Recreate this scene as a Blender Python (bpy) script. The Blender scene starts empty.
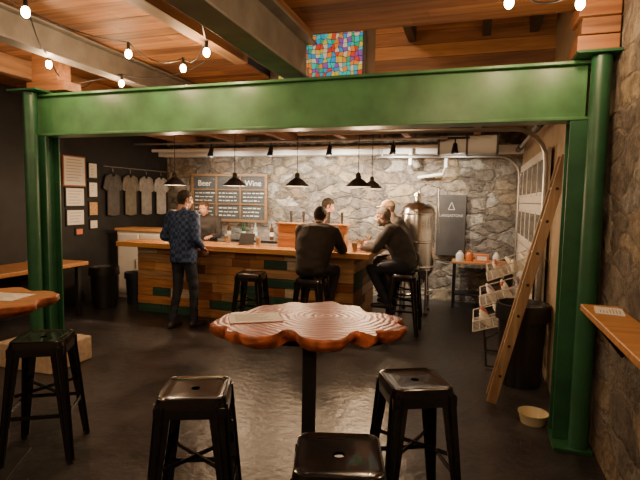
import bpy, bmesh, math, random
from mathutils import Vector, Matrix, noise
random.seed(7)
V = Vector
scene = bpy.context.scene
COL = scene.collection

# ---------------------------------------------------------------- materials
def new_mat(name):
    m = bpy.data.materials.new(name); m.use_nodes = True
    nt = m.node_tree; b = nt.nodes['Principled BSDF']
    return m, nt, b

def mat(name, col, rough=0.5, metal=0.0, var=0.0, scale=20, bump=0.0, emit=None, es=0, alpha=None, coat=0):
    m, nt, b = new_mat(name)
    b.inputs['Base Color'].default_value = (*col, 1)
    b.inputs['Roughness'].default_value = rough
    b.inputs['Metallic'].default_value = metal
    if coat: b.inputs['Coat Weight'].default_value = coat
    if emit:
        b.inputs['Emission Color'].default_value = (*emit, 1)
        b.inputs['Emission Strength'].default_value = es
    if var or bump:
        tc = nt.nodes.new('ShaderNodeTexCoord'); n = nt.nodes.new('ShaderNodeTexNoise')
        n.inputs['Scale'].default_value = scale; n.inputs['Detail'].default_value = 5
        nt.links.new(tc.outputs['Object'], n.inputs['Vector'])
        if var:
            r = nt.nodes.new('ShaderNodeValToRGB')
            r.color_ramp.elements[0].position = .3; r.color_ramp.elements[1].position = .7
            r.color_ramp.elements[0].color = (*[c*(1-var) for c in col], 1)
            r.color_ramp.elements[1].color = (*[min(1, c*(1+var)) for c in col], 1)
            nt.links.new(n.outputs['Fac'], r.inputs['Fac']); nt.links.new(r.outputs['Color'], b.inputs['Base Color'])
        if bump:
            bp = nt.nodes.new('ShaderNodeBump'); bp.inputs['Strength'].default_value = bump; bp.inputs['Distance'].default_value = .01
            nt.links.new(n.outputs['Fac'], bp.inputs['Height']); nt.links.new(bp.outputs['Normal'], b.inputs['Normal'])
    return m

def wood(name, c1, c2, axis='x', rough=.55, sc=1.0, bump=.25):
    m, nt, b = new_mat(name)
    tc = nt.nodes.new('ShaderNodeTexCoord'); mp = nt.nodes.new('ShaderNodeMapping')
    s = {'x': (1.2, 16, 16), 'y': (16, 1.2, 16), 'z': (16, 16, 1.2)}[axis]
    mp.inputs['Scale'].default_value = [k*sc for k in s]
    n = nt.nodes.new('ShaderNodeTexNoise'); n.inputs['Scale'].default_value = 1.6
    n.inputs['Detail'].default_value = 7; n.inputs['Distortion'].default_value = .6
    r = nt.nodes.new('ShaderNodeValToRGB'); r.color_ramp.elements[0].position = .32; r.color_ramp.elements[1].position = .68
    r.color_ramp.elements[0].color = (*c2, 1); r.color_ramp.elements[1].color = (*c1, 1)
    bp = nt.nodes.new('ShaderNodeBump'); bp.inputs['Strength'].default_value = bump; bp.inputs['Distance'].default_value = .006
    L = nt.links
    L.new(tc.outputs['Object'], mp.inputs['Vector']); L.new(mp.outputs['Vector'], n.inputs['Vector'])
    L.new(n.outputs['Fac'], r.inputs['Fac']); L.new(r.outputs['Color'], b.inputs['Base Color'])
    L.new(n.outputs['Fac'], bp.inputs['Height']); L.new(bp.outputs['Normal'], b.inputs['Normal'])
    b.inputs['Roughness'].default_value = rough
    return m

def stone(name, sc=2.6, tint=(1, 1, 1), seed=0.0, dist=.045):
    m, nt, b = new_mat(name); L = nt.links; N = nt.nodes.new
    tc = N('ShaderNodeTexCoord'); mp = N('ShaderNodeMapping')
    mp.inputs['Scale'].default_value = (1, 1, 1.7); mp.inputs['Location'].default_value = (seed, seed*2, seed)
    L.new(tc.outputs['Object'], mp.inputs['Vector'])
    n0 = N('ShaderNodeTexNoise'); n0.inputs['Scale'].default_value = 3.5; n0.inputs['Detail'].default_value = 9; n0.inputs['Roughness'].default_value = .6
    L.new(mp.outputs['Vector'], n0.inputs['Vector'])
    mx = N('ShaderNodeMixRGB'); mx.blend_type = 'LINEAR_LIGHT'; mx.inputs['Fac'].default_value = .20
    L.new(mp.outputs['Vector'], mx.inputs['Color1']); L.new(n0.outputs['Color'], mx.inputs['Color2'])
    v1 = N('ShaderNodeTexVoronoi'); v1.inputs['Scale'].default_value = sc
    v2 = N('ShaderNodeTexVoronoi'); v2.feature = 'DISTANCE_TO_EDGE'; v2.inputs['Scale'].default_value = sc
    L.new(mx.outputs['Color'], v1.inputs['Vector']); L.new(mx.outputs['Color'], v2.inputs['Vector'])
    sep = N('ShaderNodeSeparateColor'); L.new(v1.outputs['Color'], sep.inputs['Color'])
    r = N('ShaderNodeValToRGB'); e = r.color_ramp.elements
    e[0].position = 0; e[0].color = (.11*tint[0], .095*tint[1], .08*tint[2], 1)
    e[1].position = 1; e[1].color = (.40*tint[0], .37*tint[1], .32*tint[2], 1)
    for p, c in ((.3, (.21, .185, .155)), (.5, (.30, .245, .17)), (.62, (.19, .14, .10)), (.78, (.24, .23, .215))):
        x = e.new(p); x.color = (c[0]*tint[0], c[1]*tint[1], c[2]*tint[2], 1)
    L.new(sep.outputs['Red'], r.inputs['Fac'])
    n1 = N('ShaderNodeTexNoise'); n1.inputs['Scale'].default_value = 9; n1.inputs['Detail'].default_value = 12
    n1.inputs['Roughness'].default_value = .78
    L.new(tc.outputs['Object'], n1.inputs['Vector'])
    nr = N('ShaderNodeMapRange'); nr.inputs['From Min'].default_value = .3; nr.inputs['From Max'].default_value = .7
    L.new(n1.outputs['Fac'], nr.inputs['Value'])
    m1 = N('ShaderNodeMixRGB'); m1.blend_type = 'OVERLAY'; m1.inputs['Fac'].default_value = .85
    L.new(r.outputs['Color'], m1.inputs['Color1']); L.new(nr.outputs['Result'], m1.inputs['Color2'])
    re = N('ShaderNodeMapRange'); re.inputs['From Min'].default_value = .0; re.inputs['From Max'].default_value = .06
    L.new(v2.outputs['Distance'], re.inputs['Value'])
    m2 = N('ShaderNodeMixRGB'); L.new(re.outputs['Result'], m2.inputs['Fac'])
    m2.inputs['Color1'].default_value = (.20*tint[0], .17*tint[1], .14*tint[2], 1); L.new(m1.outputs['Color'], m2.inputs['Color2'])
    L.new(m2.outputs['Color'], b.inputs['Base Color'])
    re2 = N('ShaderNodeMapRange'); re2.inputs['From Max'].default_value = .12
    L.new(v2.outputs['Distance'], re2.inputs['Value'])
    ma = N('ShaderNodeMath'); ma.operation = 'MULTIPLY_ADD'; ma.inputs[1].default_value = 1.9
    L.new(n1.outputs['Fac'], ma.inputs[0]); L.new(re2.outputs['Result'], ma.inputs[2])
    ma2 = N('ShaderNodeMath'); ma2.operation = 'MULTIPLY_ADD'; ma2.inputs[1].default_value = .8
    L.new(sep.outputs['Green'], ma2.inputs[0]); L.new(ma.outputs['Value'], ma2.inputs[2])
    bp = N('ShaderNodeBump'); bp.inputs['Strength'].default_value = 1; bp.inputs['Distance'].default_value = dist
    L.new(ma2.outputs['Value'], bp.inputs['Height']); L.new(bp.outputs['Normal'], b.inputs['Normal'])
    b.inputs['Roughness'].default_value = .85
    return m

M_floor, nt, b = new_mat('painted_concrete_floor')
tc = nt.nodes.new('ShaderNodeTexCoord')
n = nt.nodes.new('ShaderNodeTexNoise'); n.inputs['Scale'].default_value = 2.2; n.inputs['Detail'].default_value = 9; n.inputs['Roughness'].default_value = .65
n2 = nt.nodes.new('ShaderNodeTexNoise'); n2.inputs['Scale'].default_value = 14; n2.inputs['Detail'].default_value = 6
r = nt.nodes.new('ShaderNodeValToRGB'); r.color_ramp.elements[0].position = .35; r.color_ramp.elements[1].position = .72
r.color_ramp.elements[0].color = (.015, .015, .017, 1); r.color_ramp.elements[1].color = (.060, .055, .058, 1)
mr = nt.nodes.new('ShaderNodeMapRange'); mr.inputs['To Min'].default_value = .2; mr.inputs['To Max'].default_value = .48
bp = nt.nodes.new('ShaderNodeBump'); bp.inputs['Strength'].default_value = .5; bp.inputs['Distance'].default_value = .012
for a_ in (n, n2): nt.links.new(tc.outputs['Object'], a_.inputs['Vector'])
nt.links.new(n.outputs['Fac'], r.inputs['Fac']); nt.links.new(r.outputs['Color'], b.inputs['Base Color'])
nt.links.new(n.outputs['Fac'], mr.inputs['Value']); nt.links.new(mr.outputs['Result'], b.inputs['Roughness'])
nt.links.new(n2.outputs['Fac'], bp.inputs['Height']); nt.links.new(bp.outputs['Normal'], b.inputs['Normal'])

M_stone_back = stone('stone_back', 3.1, (1.12, 1.08, 1.02))
M_stone_right = stone('stone_right', 2.9, (1.2, 1.15, 1.1), 3.1, .05)
M_black = mat('black_wall_paint', (.014, .014, .015), .7, var=.3, scale=6)
M_plaster = mat('tan_plaster', (.38, .29, .19), .8, var=.15, scale=4)
M_brown = mat('brown_plaster', (.16, .11, .075), .85, var=.2, scale=3)
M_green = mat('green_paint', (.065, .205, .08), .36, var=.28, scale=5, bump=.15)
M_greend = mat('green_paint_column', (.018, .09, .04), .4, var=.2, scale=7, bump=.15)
M_steel = mat('grey_steel_primer', (.27, .25, .22), .5, .2, var=.25, scale=5, bump=.1)
M_steeld = mat('dark_steel', (.09, .085, .08), .5, .5, var=.2, scale=5)
CW = [wood('ceiling_wood_%d' % i, c, d, 'x', .6) for i, (c, d) in enumerate([
    ((.48, .21, .077), (.26, .105, .034)), ((.36, .155, .057), (.19, .075, .027)),
    ((.53, .255, .095), (.31, .13, .042)), ((.27, .12, .047), (.13, .055, .024))])]
M_joist = wood('joist_wood', (.40, .21, .095), (.21, .105, .047), 'y')
M_blackgloss = mat('black_gloss_metal', (.008, .008, .009), .18, .0, var=.2, scale=30, coat=.6)
M_blackmatt = mat('black_matte', (.012, .012, .013), .55)
M_plast = mat('black_plastic', (.012, .012, .014), .35)
M_chrome = mat('brushed_stainless', (.70, .70, .70), .2, 1.0, var=.05, scale=40)
M_galv = mat('galvanised', (.40, .39, .37), .4, .8)
M_white = mat('white_paint', (.68, .66, .62), .5, var=.05, scale=5)
M_paper = mat('paper', (.74, .71, .64), .7)
M_ink = mat('ink', (.06, .06, .07), .7)
M_greyink = mat('grey_ink', (.35, .33, .3), .8)
M_counter = wood('counter_wood', (.55, .26, .085), (.36, .15, .045), 'x', .22)
M_edge = wood('counter_edge', (.62, .34, .12), (.45, .21, .07), 'x', .35)
PL = [wood('reclaimed_%d' % i, c, tuple(k*.55 for k in c), 'x', .6, 1.5) for i, c in enumerate([
    (.54, .25, .09), (.66, .35, .14), (.36, .14, .05), (.70, .58, .44), (.03, .10, .07), (.20, .09, .04), (.48, .28, .13), (.72, .42, .18)])]
M_ladder = wood('ladder_wood', (.36, .24, .13), (.22, .13, .065), 'z')
M_crate = wood('crate_wood', (.60, .30, .11), (.42, .18, .06), 'x', .5)
M_tablew = wood('left_table_wood', (.55, .27, .10), (.36, .16, .055), 'x', .35)
M_skin = mat('skin', (.50, .27, .185), .5)
M_eyew = mat('eye_white', (.75, .72, .68), .3)
M_lip = mat('lips', (.38, .14, .11), .5)
M_bulb = mat('warm_bulb', (1, .8, .5), .3, emit=(1, .66, .32), es=60)
M_glass, nt, b = new_mat('clear_glass')
b.inputs['Base Color'].default_value = (.9, .92, .9, 1); b.inputs['Roughness'].default_value = .05
b.inputs['Transmission Weight'].default_value = .9; b.inputs['IOR'].default_value = 1.3
M_beer = mat('beer', (.55, .25, .04), .1)
M_pane = mat('window_pane_night', (.16, .16, .16), .12)

M_slab, nt, b = new_mat('live_edge_redwood')
N = nt.nodes.new; L = nt.links
tc = N('ShaderNodeTexCoord'); mp = N('ShaderNodeMapping'); mp.inputs['Location'].default_value = (-.08, -.10, 0); mp.inputs['Scale'].default_value = (1, 1.1, .15)
L.new(tc.outputs['Object'], mp.inputs['Vector'])
w = N('ShaderNodeTexWave'); w.wave_type = 'RINGS'; w.rings_direction = 'Z'; w.inputs['Scale'].default_value = 9; w.inputs['Distortion'].default_value = 6
w.inputs['Detail'].default_value = 5; w.inputs['Detail Scale'].default_value = 1.2
L.new(mp.outputs['Vector'], w.inputs['Vector'])
n = N('ShaderNodeTexNoise'); n.inputs['Scale'].default_value = 8; n.inputs['Detail'].default_value = 10; n.inputs['Roughness'].default_value = .65
L.new(tc.outputs['Object'], n.inputs['Vector'])
mx = N('ShaderNodeMixRGB'); mx.inputs['Fac'].default_value = .6; L.new(w.outputs['Fac'], mx.inputs['Color1']); L.new(n.outputs['Fac'], mx.inputs['Color2'])
r = N('ShaderNodeValToRGB'); e = r.color_ramp.elements
e[0].position = .28; e[0].color = (.06, .006, .004, 1); e[1].position = .8; e[1].color = (.50, .115, .05, 1)
x = e.new(.52); x.color = (.24, .034, .016, 1)
L.new(mx.outputs['Color'], r.inputs['Fac']); L.new(r.outputs['Color'], b.inputs['Base Color'])
bp = N('ShaderNodeBump'); bp.inputs['Strength'].default_value = .3; bp.inputs['Distance'].default_value = .01
L.new(mx.outputs['Color'], bp.inputs['Height']); L.new(bp.outputs['Normal'], b.inputs['Normal'])
b.inputs['Roughness'].default_value = .36; b.inputs['Specular IOR Level'].default_value = .22
M_bark = mat('live_edge_rim', (.33, .085, .03), .55, var=.65, scale=16, bump=1.0)

M_plaid, nt, b = new_mat('navy_plaid_cloth')
N = nt.nodes.new; L = nt.links
tc = N('ShaderNodeTexCoord'); ck = N('ShaderNodeTexChecker'); ck.inputs['Scale'].default_value = 22
ck.inputs['Color1'].default_value = (.014, .03, .09, 1); ck.inputs['Color2'].default_value = (.06, .12, .28, 1)
n = N('ShaderNodeTexNoise'); n.inputs['Scale'].default_value = 18
mx = N('ShaderNodeMixRGB'); mx.blend_type = 'MULTIPLY'; mx.inputs['Fac'].default_value = .6
L.new(tc.outputs['Object'], ck.inputs['Vector']); L.new(tc.outputs['Object'], n.inputs['Vector'])
L.new(ck.outputs['Color'], mx.inputs['Color1']); L.new(n.outputs['Fac'], mx.inputs['Color2']); L.new(mx.outputs['Color'], b.inputs['Base Color'])
b.inputs['Roughness'].default_value = .8
def cloth(name, c): return mat(name, c, .85, var=.25, scale=12, bump=.4)

# ---------------------------------------------------------------- mesh builder
class B:
    def __init__(s): s.bm = bmesh.new(); s.mats = []
    def mi(s, m):
        if m not in s.mats: s.mats.append(m)
        return s.mats.index(m)
    def _f(s, verts, m):
        i = s.mi(m)
        if i:
            for v in verts:
                for f in v.link_faces: f.material_index = i
    def box(s, lo, hi, m, R=None, pivot=None):
        c = (V(lo)+V(hi))/2; d = V(hi)-V(lo)
        M = Matrix.Translation(c) @ Matrix.Diagonal((*[abs(k) for k in d], 1))
        if R is not None:
            p = V(pivot) if pivot is not None else c
            M = Matrix.Translation(p) @ R.to_4x4() @ Matrix.Translation(-p) @ M
        r = bmesh.ops.create_cube(s.bm, size=1, matrix=M); s._f(r['verts'], m); return r['verts']
    def bar(s, a, b, w, h, m, up=(0, 0, 1)):
        a = V(a); b = V(b); d = (b-a); L = d.length; d.normalize()
        x = d.cross(V(up))
        if x.length < 1e-4: x = V((1, 0, 0))
        x.normalize(); z = x.cross(d)
        M = Matrix((x, d, z)).transposed().to_4x4()
        M = Matrix.Translation((a+b)/2) @ M @ Matrix.Diagonal((w, L, h, 1))
        r = bmesh.ops.create_cube(s.bm, size=1, matrix=M); s._f(r['verts'], m)
    def cyl(s, a, b, r1, r2, m, seg=16):
        a = V(a); b = V(b); d = b-a
        M = Matrix.Translation((a+b)/2) @ d.to_track_quat('Z', 'Y').to_matrix().to_4x4()
        r = bmesh.ops.create_cone(s.bm, cap_ends=True, segments=seg, radius1=max(r1, 1e-4), radius2=max(r2, 1e-4), depth=d.length, matrix=M)
        s._f(r['verts'], m)
    def sph(s, c, r, m, seg=16, R=None):
        if not hasattr(r, '__len__'): r = (r, r, r)
        M = Matrix.Translation(c)
        if R is not None: M = M @ R.to_4x4()
        M = M @ Matrix.Diagonal((*r, 1))
        q = bmesh.ops.create_uvsphere(s.bm, u_segments=seg, v_segments=max(6, seg*2//3), radius=1, matrix=M); s._f(q['verts'], m)
    def cap(s, a, b, ra, rb, m, seg=14):
        s.cyl(a, b, ra, rb, m, seg); s.sph(a, ra, m, seg); s.sph(b, rb, m, seg)
    def rings(s, rings, m, cap=True, close=False):
        i = s.mi(m); vs = [[s.bm.verts.new(p) for p in r] for r in rings]; n = len(rings[0])
        for a, b in zip(vs[:-1], vs[1:]):
            for k in range(n):
                f = s.bm.faces.new((a[k], a[(k+1) % n], b[(k+1) % n], b[k])); f.material_index = i
        if cap:
            f = s.bm.faces.new(list(reversed(vs[0]))); f.material_index = i
            f = s.bm.faces.new(vs[-1]); f.material_index = i
        return vs
    def lathe(s, prof, c, m, seg=24, cap=False):
        c = V(c)
        s.rings([[c+V((r*math.cos(2*math.pi*k/seg), r*math.sin(2*math.pi*k/seg), z)) for k in range(seg)] for r, z in prof], m, cap)
    def tube(s, pts, r, m, seg=8):
        pts = [V(p) for p in pts]; rs = []
        up = None
        for i, p in enumerate(pts):
            d = (pts[min(i+1, len(pts)-1)]-pts[max(i-1, 0)]).normalized()
            if up is None: up = d.orthogonal().normalized()
            x = (up-d*up.dot(d)).normalized(); up = x; y = d.cross(x)
            rs.append([p+(x*math.cos(2*math.pi*k/seg)+y*math.sin(2*math.pi*k/seg))*r for k in range(seg)])
        s.rings(rs, m)
    def prism(s, pts, off, m):
        off = V(off); s.rings([[V(p) for p in pts], [V(p)+off for p in pts]], m)
    def done(s, name, parent=None, loc=(0, 0, 0), rz=0, smooth=False, bevel=0, solid=0):
        bmesh.ops.recalc_face_normals(s.bm, faces=s.bm.faces)
        me = bpy.data.meshes.new(name); s.bm.to_mesh(me); s.bm.free()
        for m in s.mats: me.materials.append(m)
        o = bpy.data.objects.new(name, me); COL.objects.link(o)
        o.location = loc; o.rotation_euler = (0, 0, rz)
        if parent: o.parent = parent
        if smooth:
            for p in me.polygons: p.use_smooth = True
            me.set_sharp_from_angle(angle=math.radians(40))
        if solid:
            md = o.modifiers.new('sol', 'SOLIDIFY'); md.thickness = solid
        if bevel:
            md = o.modifiers.new('bev', 'BEVEL'); md.width = bevel; md.segments = 2; md.limit_method = 'ANGLE'
        return o

def E(name, loc=(0, 0, 0), rz=0):
    o = bpy.data.objects.new(name, None); COL.objects.link(o); o.location = loc; o.rotation_euler = (0, 0, rz)
    o.empty_display_size = .1
    return o

WARM = (1, .65, .37)
def light(name, loc, W, col=WARM, r=.05, parent=None, typ='POINT', target=None, ang=80):
    l = bpy.data.lights.new(name, typ); l.energy = W; l.color = col; l.shadow_soft_size = r
    if typ == 'SPOT': l.spot_size = math.radians(ang); l.spot_blend = .9
    o = bpy.data.objects.new(name, l); COL.objects.link(o); o.location = loc
    if target is not None: o.rotation_euler = (V(target)-V(loc)).to_track_quat('-Z', 'Y').to_euler()
    if parent: o.parent = parent
    return o

def text(body, size, loc, rot, m, parent, name):
    c = bpy.data.curves.new(name, 'FONT'); c.body = body; c.size = size; c.align_x = 'CENTER'; c.align_y = 'CENTER'; c.extrude = .001
    c.materials.append(m)
    o = bpy.data.objects.new(name, c); COL.objects.link(o); o.location = loc; o.rotation_euler = rot; o.parent = parent
    return o

# ---------------------------------------------------------------- people (built first, scene still light)
def remesh(b, voxel, it):
    o = b.done('tmp'); md = o.modifiers.new('r', 'REMESH'); md.mode = 'VOXEL'; md.voxel_size = voxel
    md = o.modifiers.new('s', 'SMOOTH'); md.factor = .5; md.iterations = it
    dg = bpy.context.evaluated_depsgraph_get(); me = bpy.data.meshes.new_from_object(o.evaluated_get(dg))
    om = o.data; bpy.data.objects.remove(o); bpy.data.meshes.remove(om); me.materials.clear()
    for p_ in me.polygons: p_.use_smooth = True
    return me
def dseg(p, a, c):
    d = c-a; t = max(0, min(1, (p-a).dot(d)/max(d.length_squared, 1e-9))); return (p-a-d*t).length, t
def place(me, name, parent):
    o = bpy.data.objects.new(name, me); COL.objects.link(o); o.parent = parent; return o

STAND = dict(pelvis=(0, 0, .95), waist=(0, .0, 1.09), chest=(0, .01, 1.28), neck=(0, -.01, 1.475), head=(0, .03, 1.625),
    hip=(.09, 0, .90), knee=(.10, .03, .50), ank=(.11, -.03, .09), toe=(.13, .14, .038), sh=(.185, -.01, 1.415), el=(.25, -.04, 1.14), wr=(.19, .19, 1.09))
SIT = dict(pelvis=(0, 0, .865), waist=(0, .03, .99), chest=(0, .12, 1.16), neck=(0, .22, 1.335), head=(0, .30, 1.455),
    hip=(.09, .02, .85), knee=(.17, .40, .80), ank=(.16, .19, .40), toe=(.17, .36, .35), sh=(.19, .18, 1.285), el=(.27, .33, 1.07), wr=(.13, .53, 1.06))

def person(name, loc, heading, base, over=None, look=(0, 0), top=None, bottom=None, shoe=None, hair=None, bulk=1.0, short=False, beard=False, cap=None, seated=False, bald=False, skin=None, hem=None):
    skin = skin or M_skin; over = over or {}
    J = {}
    for k, v in base.items():
        v = V(v)
        if k in ('pelvis', 'waist', 'chest', 'neck', 'head'): J[k] = V(over.get(k, v))
        else:
            for s_, sx in (('R', 1), ('L', -1)):
                q = V(over[k+s_]) if k+s_ in over else (V((sx*over[k][0], over[k][1], over[k][2])) if k in over else V((sx*v.x, v.y, v.z)))
                J[k+s_] = q
    root = E(name, loc, heading)
    D = M_skin
    b = B(); X = V((1, 0, 0))
    shm = (J['shR']+J['shL'])/2
    spine = [(J['pelvis']-V((0, 0, .09)), .13*1.0, .095), (J['pelvis'], .168, .122*bulk), (J['waist'], .158*bulk, .118*bulk), (J['chest'], .18*bulk, .13*bulk), (shm+(J['neck']-shm)*.15, .165*bulk, .10*bulk), (J['neck'], .075, .072)]
    rs = []
    for i, (c, hw, hd) in enumerate(spine):
        t = (spine[min(i+1, 5)][0]-spine[max(i-1, 0)][0]).normalized()
        xx = ((J['shR']-J['shL']) if i >= 3 else (J['hipR']-J['hipL'])).normalized(); d = t.cross(xx).normalized()
        rs.append([c+xx*hw*math.copysign(abs(math.cos(a))**.85, math.cos(a))+d*hd*math.copysign(abs(math.sin(a))**.85, math.sin(a)) for a in [2*math.pi*k/24 for k in range(24)]])
    b.rings(rs, D)
    if hem:
        b.rings([[V((.185*math.cos(a), .14*math.sin(a), zz)) for a in [2*math.pi*k/24 for k in range(24)]] for zz in (hem, J['waist'].z)], D)
    segs = []
    def seg(a, c, ra, rb, lab): b.cap(a, c, ra, rb, D); segs.append((V(a), V(c), ra, rb, lab))
    hb = J['head']+(J['neck']-J['head'])*.45
    seg(J['neck']-V((0, 0, .02)), hb, .058, .054, 'skin')
    for s_ in 'RL':
        seg(J['sh'+s_], J['el'+s_], .066*bulk, .05*bulk, 'top'); seg(J['el'+s_], J['wr'+s_], .047*bulk, .036 if not short else .03, 'skin' if short else 'top')
        b.cap(shm.lerp(J['sh'+s_], .3)+V((0, 0, .0)), J['sh'+s_], .075*bulk, .066*bulk, D)
        b.cap(J['neck'].lerp(shm, .3), J['sh'+s_], .05, .045, D)
        seg(J['hip'+s_], J['knee'+s_], .088, .064, 'bottom'); seg(J['knee'+s_], J['ank'+s_], .062, .047, 'bottom')
        an, to = J['ank'+s_], J['toe'+s_]; fd = (to-an); fd.z = 0; fd.normalize(); heel = an-fd*.035; heel.z = to.z+.004
        seg(an-V((0, 0, .03)), heel, .044, .042, 'shoe'); seg(heel, to, .042, .036, 'shoe')
        if seated: b.sph((J['hip'+s_].x*.95, J['pelvis'].y-.04, J['pelvis'].z-.012), .094, D)
    segs.append((J['pelvis']-V((0, 0, .05)), J['pelvis']-V((0, 0, .02)), .14, .14, 'bottom'))
    segs.append((J['pelvis']+(J['waist']-J['pelvis'])*.25, J['waist'], .15, .15, 'top')); segs.append((J['waist'], J['chest'], .15, .15, 'top')); segs.append((J['chest'], J['neck']-V((0, 0, .03)), .15, .10, 'top'))
    me = remesh(b, .0135, 4)
    for v in me.vertices:
        q = v.co; f = noise.noise(V((q.x*9, q.y*9, q.z*16)))*.009+noise.noise(q*30)*.002
        v.co += v.normal*f
    labs = ['top', 'bottom', 'shoe', 'skin']
    for m in (top, bottom, shoe, skin): me.materials.append(m)
    for p_ in me.polygons:
        best = 9; bl = 'top'; pc = p_.center.copy()
        for a, c, ra, rb, lab in segs:
            d, t = dseg(pc, a, c); d -= ra+(rb-ra)*t
            if d < best: best = d; bl = lab
        if hem and bl == 'bottom' and pc.z > hem: bl = 'top'
        p_.material_index = labs.index(bl)
    place(me, 'body', root)
    b = B()
    b.sph((0, -.012, .028), (.076, .094, .098), D, 24); b.sph((0, .028, -.035), (.057, .064, .085), D, 20); b.sph((0, .062, -.093), (.028, .026, .024), D, 14)
    b.cap((0, .088, .012), (0, .108, -.026), .009, .014, D, 10); b.sph((-.012, .098, -.03), .010, D, 8); b.sph((.012, .098, -.03), .010, D, 8)
    b.cap((-.045, .070, .028), (.045, .070, .028), .014, .014, D, 10)
    b.sph((0, .082, -.062), (.024, .014, .014), D, 10)
    for sx in (-1, 1):
        b.sph((sx*.079, -.005, -.004), (.010, .019, .032), D, 12, Matrix.Rotation(sx*.3, 3, 'Z')); b.sph((sx*.042, .056, -.022), (.022, .022, .02), D, 10)
        b.sph((sx*.045, .005, -.07), (.02, .03, .03), D, 10)
    b.cap((0, -.025, -.04), (0, -.035, -.13), .055, .052, D, 16)
    me = remesh(b, .006, 4)
    me.materials.append(skin); me.materials.append(hair or skin)
    hv = set()
    def ishair(q):
        if abs(q.x) > .083: return False
        if bald: return q.z > -.03 and q.z < .05 and q.y < .0
        if q.z > .085: return True
        if q.y < .02 and q.z > -.01-.3*(q.y): return True
        if q.y < -.03 and q.z > -.07: return True
        if q.y < .055 and q.z > .05: return True
        return beard and q.y > .0 and q.z < -.045 and not (abs(q.x) < .02 and q.z > -.07 and q.y > .09)
    for p_ in me.polygons:
        if ishair(p_.center):
            p_.material_index = 1; hv.update(p_.vertices)
    for i in hv:
        v = me.vertices[i]; v.co += v.normal*(.009+.005*noise.noise(v.co*60))
    R = (Matrix.Rotation(look[0], 4, 'Z') @ Matrix.Rotation(look[1], 4, 'X'))
    MH = Matrix.Translation(J['head']) @ R @ Matrix.Scale(.94, 4)
    me.transform(MH); place(me, 'head', root)
    b = B()
    for sx in (-1, 1):
        b.sph((sx*.031, .0765, .010), .0125, M_eyew, 12); b.sph((sx*.031, .0875, .010), (.006, .003, .006), M_ink, 10)
        b.bar((sx*.018, .090, .032), (sx*.046, .082, .034), .006, .007, hair or M_ink)
    b.sph((0, .0955, -.058), (.022, .004, .004), M_lip, 12); b.sph((0, .0945, -.067), (.019, .005, .005), M_lip, 12)
    b.bm.transform(MH); b.done('face_features', root, smooth=True)
    if cap:
        b = B(); b.sph((0, -.012, .045), (.089, .107, .092), cap, 24)
        bmesh.ops.bisect_plane(b.bm, geom=b.bm.verts[:]+b.bm.edges[:]+b.bm.faces[:], plane_co=(0, 0, .05), plane_no=(0, .15, -1), clear_outer=True)
        n_ = 14; pts = [V((.078*math.cos(math.pi*k/n_), .065+.105*math.sin(math.pi*k/n_), .058-.012*math.sin(math.pi*k/n_))) for k in range(n_+1)]
        b.prism(pts, (0, 0, .006), cap); b.sph((0, -.012, .137), (.01, .01, .006), cap, 10)
        b.bm.transform(MH); b.done('cap', root, smooth=True)
    for s_, sx in (('R', 1), ('L', -1)):
        w = J['wr'+s_]; fd = (w-J['el'+s_]).normalized()
        if seated: fd = V((fd.x*.6, fd.y, -.02)).normalized()
        z = V((0, 0, 1)); xa = fd.cross(z).normalized(); za = xa.cross(fd)
        MM = Matrix((xa, fd, za)).transposed().to_4x4(); MM.translation = w
        b = B()
        rs = []
        for y_, hw, hd in ((-.03, .026, .02), (0, .027, .019), (.03, .037, .017), (.065, .042, .014), (.092, .040, .011)):
            rs.append([V((hw*math.cos(a), y_, hd*math.sin(a))) for a in [2*math.pi*k/16 for k in range(16)]])
        b.rings(rs, D)
        ts = -sx
        for i, L_ in enumerate((.072, .080, .075, .058)):
            x_ = ts*(.030-i*.020); q = V((x_, .085, 0)); ang = -.15-.03*i
            for j, fr in enumerate((.45, .32, .23)):
                q2 = q+V((ts*(.12-.08*i)*fr*L_, math.cos(ang)*L_*fr, math.sin(ang)*L_*fr)); b.cap(q, q2, .0092-.001*j, .0086-.001*j, D, 10); q = q2; ang -= .38
        q0 = V((ts*.026, .022, -.004)); q1 = V((ts*.052, .050, -.010)); q2 = V((ts*.060, .076, -.014)); q3 = V((ts*.058, .098, -.018))
        b.cap(q0, q1, .015, .011, D, 10); b.cap(q1, q2, .0105, .009, D, 10); b.cap(q2, q3, .009, .0075, D, 10)
        me = remesh(b, .004, 2); me.materials.append(skin); me.transform(MM); place(me, 'hand_'+s_, root)
    return root

H_dark = cloth('hair_dark', (.02, .014, .01)); H_grey = cloth('hair_grey', (.16, .14, .12)); H_brown = cloth('hair_brown', (.07, .035, .018))
C_jean = cloth('dark_jeans', (.012, .016, .028)); C_blk = cloth('black_cloth', (.013, .012, .012)); C_char = cloth('charcoal_cloth', (.035, .032, .032))
C_grey = cloth('grey_cloth', (.13, .12, .11)); C_khaki = cloth('khaki_cloth', (.10, .075, .05)); C_shoe = mat('shoe_leather', (.02, .015, .012), .5)
C_cap = cloth('tan_cap', (.60, .40, .24)); C_brn = cloth('brown_black_cloth', (.025, .018, .016))
person('man_in_plaid_jacket', (-3.47, 5.29, 0), math.radians(-12), STAND, dict(kneeR=(.11, .06, .5), kneeL=(-.09, -.01, .5), ankR=(.12, .06, .09), toeR=(.15, .22, .038), ankL=(-.09, -.12, .09), toeL=(-.11, .04, .038), wrR=(.17, .16, 1.02), wrL=(-.17, .16, 1.02), elR=(.27, -.06, 1.15), elL=(-.27, -.06, 1.15)),
       look=(-.35, -.15), top=M_plaid, bottom=C_jean, shoe=C_shoe, hair=H_dark, bulk=1.17, hem=.84)
person('seated_man', (-1.745, 5.24, 0), 0, SIT, look=(-.1, -.3), top=C_brn, bottom=C_blk, shoe=C_shoe, hair=H_dark, bulk=1.27, seated=True)
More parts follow.
